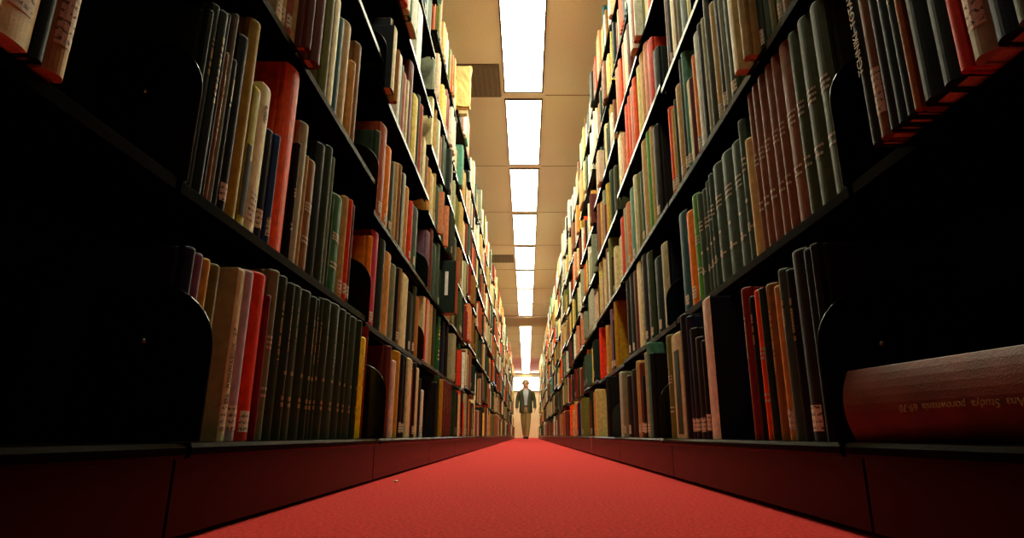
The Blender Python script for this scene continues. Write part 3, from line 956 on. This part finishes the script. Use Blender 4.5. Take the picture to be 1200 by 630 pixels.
# ------------------------------------------------------------------ the man
M_SKIN = material('skin', srgb('#c48a68'), .5, vary=.06)
M_JACK = material('olive_wool_jacket', srgb('#3f4028'), .8, vary=.15, vscale=60, bump=.3)
M_SHIRT = material('pale_blue_shirt', srgb('#a9adb4'), .75, vary=.08)
M_TROU = material('khaki_cotton', srgb('#9a7c48'), .8, vary=.12, vscale=30, bump=.2)
M_SHOE = material('dark_shoe_leather', srgb('#1c1410'), .35)
M_HAIR = material('grey_brown_hair', srgb('#8a7458'), .7, vary=.25, vscale=90)
def skin_obj(name, pts, edges, mat, parent=None, root=0, sub=2):
    me = bpy.data.meshes.new(name); me.from_pydata([p[:3] for p in pts], edges, [])
    me.materials.append(mat)
    o = bpy.data.objects.new(name, me); COL.objects.link(o)
    if parent: o.parent = parent
    sk = o.modifiers.new('skin', 'SKIN'); sk.use_smooth_shade = True
    lay = me.skin_vertices[0] if me.skin_vertices else None
    if lay is None:
        bpy.context.view_layer.objects.active = o
    for i, p in enumerate(pts):
        r = p[3]; rx, ry = r if isinstance(r, tuple) else (r, r)
        me.skin_vertices[0].data[i].radius = (rx, ry)
        me.skin_vertices[0].data[i].use_root = (i == root)
    sb = o.modifiers.new('sub', 'SUBSURF'); sb.levels = sub; sb.render_levels = sub
    return o
def person():
    P = []; E = []
    def add(x, y, z, r, par=None):
        P.append((x, y, z, r)); i = len(P) - 1
        if par is not None: E.append((par, i))
        return i
    pel = add(0, 0, .95, .115)
    sp = add(0, 0, 1.12, .115, pel); ch = add(0, 0, 1.30, .125, sp); up = add(0, .005, 1.42, .10, ch)
    nk = add(0, 0, 1.495, .072, up); hd = add(-.004, -.015, 1.575, .085, nk); ht = add(-.006, -.012, 1.65, .103, hd); tp = add(-.004, -.005, 1.715, .07, ht)
    # nose and chin, face turned to the viewer's left
    ns = add(-.038, -.108, 1.612, .016, ht); cn = add(-.022, -.078, 1.545, .034, hd)
    ear1 = add(.096, .0, 1.62, .014, ht); ear2 = add(-.10, .0, 1.62, .014, ht)
    for sx, kn, an, toe in ((-1, (-.07, .0, .50), (-.03, .13, .12), (-.034, .02, .045)), (1, (.07, -.06, .50), (.03, -.10, .09), (.045, -.24, .045))):
        hp = add(sx * .09, 0, .88, .085, pel); k_ = add(*kn, .058, hp); a = add(*an, .04, k_); add(*toe, .03, a)
        sh = add(sx * .175, 0, 1.415, .06, up); el = add(sx * .255, .03, 1.14, .044, sh); wr = add(sx * .27, -.07, .92, .028, el)
        pm = add(sx * .272, -.095, .86, (.016, .034), wr)
        for q, (dy, ln) in enumerate(((-.03, .062), (-.010, .072), (.010, .068), (.028, .052))):
            f1 = add(sx * .270, -.105 + dy, .825, .0085, pm); f2 = add(sx * (.268 - .006), -.110 + dy, .825 - ln * .55, .008, f1); add(sx * .256, -.108 + dy, .825 - ln, .007, f2)
        t1 = add(sx * .262, -.135, .87, .010, pm); add(sx * .256, -.152, .84, .009, t1)
    return P, E
def ring_loft(name, rings, mat, parent, gap=None, seg=28, solid=.008):
    # rings: (cx, cy, z, rx, ry); gap: list of half-angles (radians) left open towards -y
    v = []; f = []
    for i, (cx, cy, z, rx, ry) in enumerate(rings):
        g = gap[i] if gap else 0
        for j in range(seg + (1 if gap else 0)):
            a = (-math.pi / 2 + g) + (2 * math.pi - 2 * g) * j / seg
            v.append((cx + rx * math.cos(a), cy + ry * math.sin(a), z))
    w = seg + (1 if gap else 0)
    for i in range(len(rings) - 1):
        for j in range(seg):
            j2 = j + 1 if gap else (j + 1) % seg
            f.append((i * w + j, i * w + j2, (i + 1) * w + j2, (i + 1) * w + j))
    o = link(name, v, f, mat, parent, smooth=True)
    md = o.modifiers.new('thick', 'SOLIDIFY'); md.thickness = solid; md.offset = 0
    sb = o.modifiers.new('sub', 'SUBSURF'); sb.levels = 1; sb.render_levels = 1
    return o
P, E = person()
me = bpy.data.meshes.new('person'); me.from_pydata([p[:3] for p in P], E, []); me.materials.append(M_SKIN)
man = bpy.data.objects.new('person', me); COL.objects.link(man)
def add_skin(o, pts, root):
    o.modifiers.new('skin', 'SKIN').use_smooth_shade = True
    if not o.data.skin_vertices:
        with bpy.context.temp_override(object=o, active_object=o, selected_objects=[o]):
            bpy.ops.mesh.customdata_skin_add()
    d = o.data.skin_vertices[0].data
    for i, p in enumerate(pts):
        r = p[3]; d[i].radius = r if isinstance(r, tuple) else (r, r); d[i].use_root = (i == root)
    s_ = o.modifiers.new('sub', 'SUBSURF'); s_.levels = 2; s_.render_levels = 2
add_skin(man, P, 0)
tag(man, 'man in an olive jacket, pale shirt and khaki trousers walking up the aisle', 'person')
ring_loft('shirt', [(0, 0, .94, .155, .115), (0, 0, 1.1, .155, .118), (0, 0, 1.3, .175, .132), (0, 0, 1.42, .13, .10), (0, 0, 1.475, .075, .07), (0, 0, 1.51, .066, .064)], M_SHIRT, man)
ring_loft('jacket', [(0, .0, .76, .20, .150), (0, 0, .90, .198, .148), (0, 0, 1.06, .185, .140), (0, 0, 1.2, .195, .145), (0, 0, 1.34, .215, .150), (0, 0, 1.43, .19, .125), (0, .01, 1.475, .10, .09), (0, .012, 1.51, .078, .076)],
          M_JACK, man, gap=[.28, .22, .20, .26, .38, .5, .65, .75])
for sx in (-1, 1):
    ps = [(sx * .165, 0, 1.425, .078), (sx * .205, .01, 1.33, .074), (sx * .258, .03, 1.14, .062), (sx * .268, -.03, 1.0, .056), (sx * .272, -.078, .885, .052)]
    q = bpy.data.meshes.new('jacket_sleeve'); q.from_pydata([p[:3] for p in ps], [(i, i + 1) for i in range(4)], []); q.materials.append(M_JACK)
    so = bpy.data.objects.new('jacket_sleeve', q); COL.objects.link(so); so.parent = man; add_skin(so, ps, 0)
ps = [(0, 0, .97, (.15, .11)), (0, 0, .88, .13), (-.09, 0, .84, .10), (-.07, 0, .50, .080), (-.03, .125, .075, .066), (.09, 0, .84, .10), (.07, -.06, .50, .080), (.03, -.10, .055, .068)]
q = bpy.data.meshes.new('trousers'); q.from_pydata([p[:3] for p in ps], [(0, 1), (1, 2), (2, 3), (3, 4), (1, 5), (5, 6), (6, 7)], []); q.materials.append(M_TROU)
tr = bpy.data.objects.new('trousers', q); COL.objects.link(tr); tr.parent = man; add_skin(tr, ps, 0)
ring_loft('belt', [(0, 0, .955, .160, .120), (0, 0, .99, .160, .120)], M_SHOE, man)
for pts in ([(-.03, .15, .055, .05), (-.034, .08, .05, .05), (-.042, .0, .04, .04)], [(.03, -.07, .055, .05), (.038, -.15, .05, .05), (.05, -.25, .04, .04)]):
    q = bpy.data.meshes.new('shoe'); q.from_pydata([p[:3] for p in pts], [(0, 1), (1, 2)], []); q.materials.append(M_SHOE)
    so = bpy.data.objects.new('shoe', q); COL.objects.link(so); so.parent = man; add_skin(so, pts, 0)
# hair cap
hv = []; hf = []; nr, ns_ = 7, 18
for i in range(nr):
    a = math.pi / 2 * (1 - i / (nr - 1)) ; 
    for j in range(ns_):
        b_ = 2 * math.pi * j / ns_
        front = max(0, -math.sin(b_))
        zz = 1.672 + .092 * math.sin(a) - (.05 * (1 - front) + .0) * (i / (nr - 1))
        hv.append((-.004 + 1.18 * .094 * math.cos(a) * math.cos(b_), .012 + 1.1 * .098 * math.cos(a) * math.sin(b_) * (1 if front == 0 else .93), zz))
for i in range(nr - 1):
    for j in range(ns_):
        hf.append((i * ns_ + j, i * ns_ + (j + 1) % ns_, (i + 1) * ns_ + (j + 1) % ns_, (i + 1) * ns_ + j))
ho = link('hair', hv, hf, M_HAIR, man, smooth=True); md = ho.modifiers.new('thick', 'SOLIDIFY'); md.thickness = .012
for ex in (-.052, .012):
    bm = bmesh.new(); bmesh.ops.create_uvsphere(bm, u_segments=10, v_segments=8, radius=.011)
    me = bpy.data.meshes.new('eye'); bm.to_mesh(me); bm.free(); me.materials.append(M_INK); eo = bpy.data.objects.new('eye', me); COL.objects.link(eo); eo.parent = man; eo.location = (ex, -.106, 1.645)
mo = MB(); mo.box((-.048, -.112, 1.572), (.0, -.096, 1.580)); mo.build('mouth', material('lips', srgb('#8e4a40'), .5), man, bevel=.003)
man.location = (-.02, 18.6, .0); man.rotation_euler = (0, 0, 0)

# ------------------------------------------------------------------ camera and view
cam = bpy.data.cameras.new('camera'); co = bpy.data.objects.new('camera', cam); COL.objects.link(co)
f_px, hor, ppx = 700., 509.5, 617.
cam.sensor_width = 36; cam.lens = 36 * f_px / 1200; cam.shift_x = -(ppx - 600) / 1200
cam.clip_start = .02
pitch = math.atan((hor - 315) / f_px)
co.location = (0, 0, .118); co.rotation_euler = (math.pi / 2 + pitch, 0, 0)
SC.camera = co
wd = bpy.data.worlds.new('world'); SC.world = wd; wd.use_nodes = True
wd.node_tree.nodes['Background'].inputs['Color'].default_value = (.01, .01, .01, 1); wd.node_tree.nodes['Background'].inputs['Strength'].default_value = .1
vs = SC.view_settings
vs.view_transform = 'Standard'; vs.look = 'None'; vs.gamma = 1; vs.exposure = EXPOSURE
vs.use_curve_mapping = False
SC.cycles.use_denoising = True
SC.cycles.max_bounces = 8
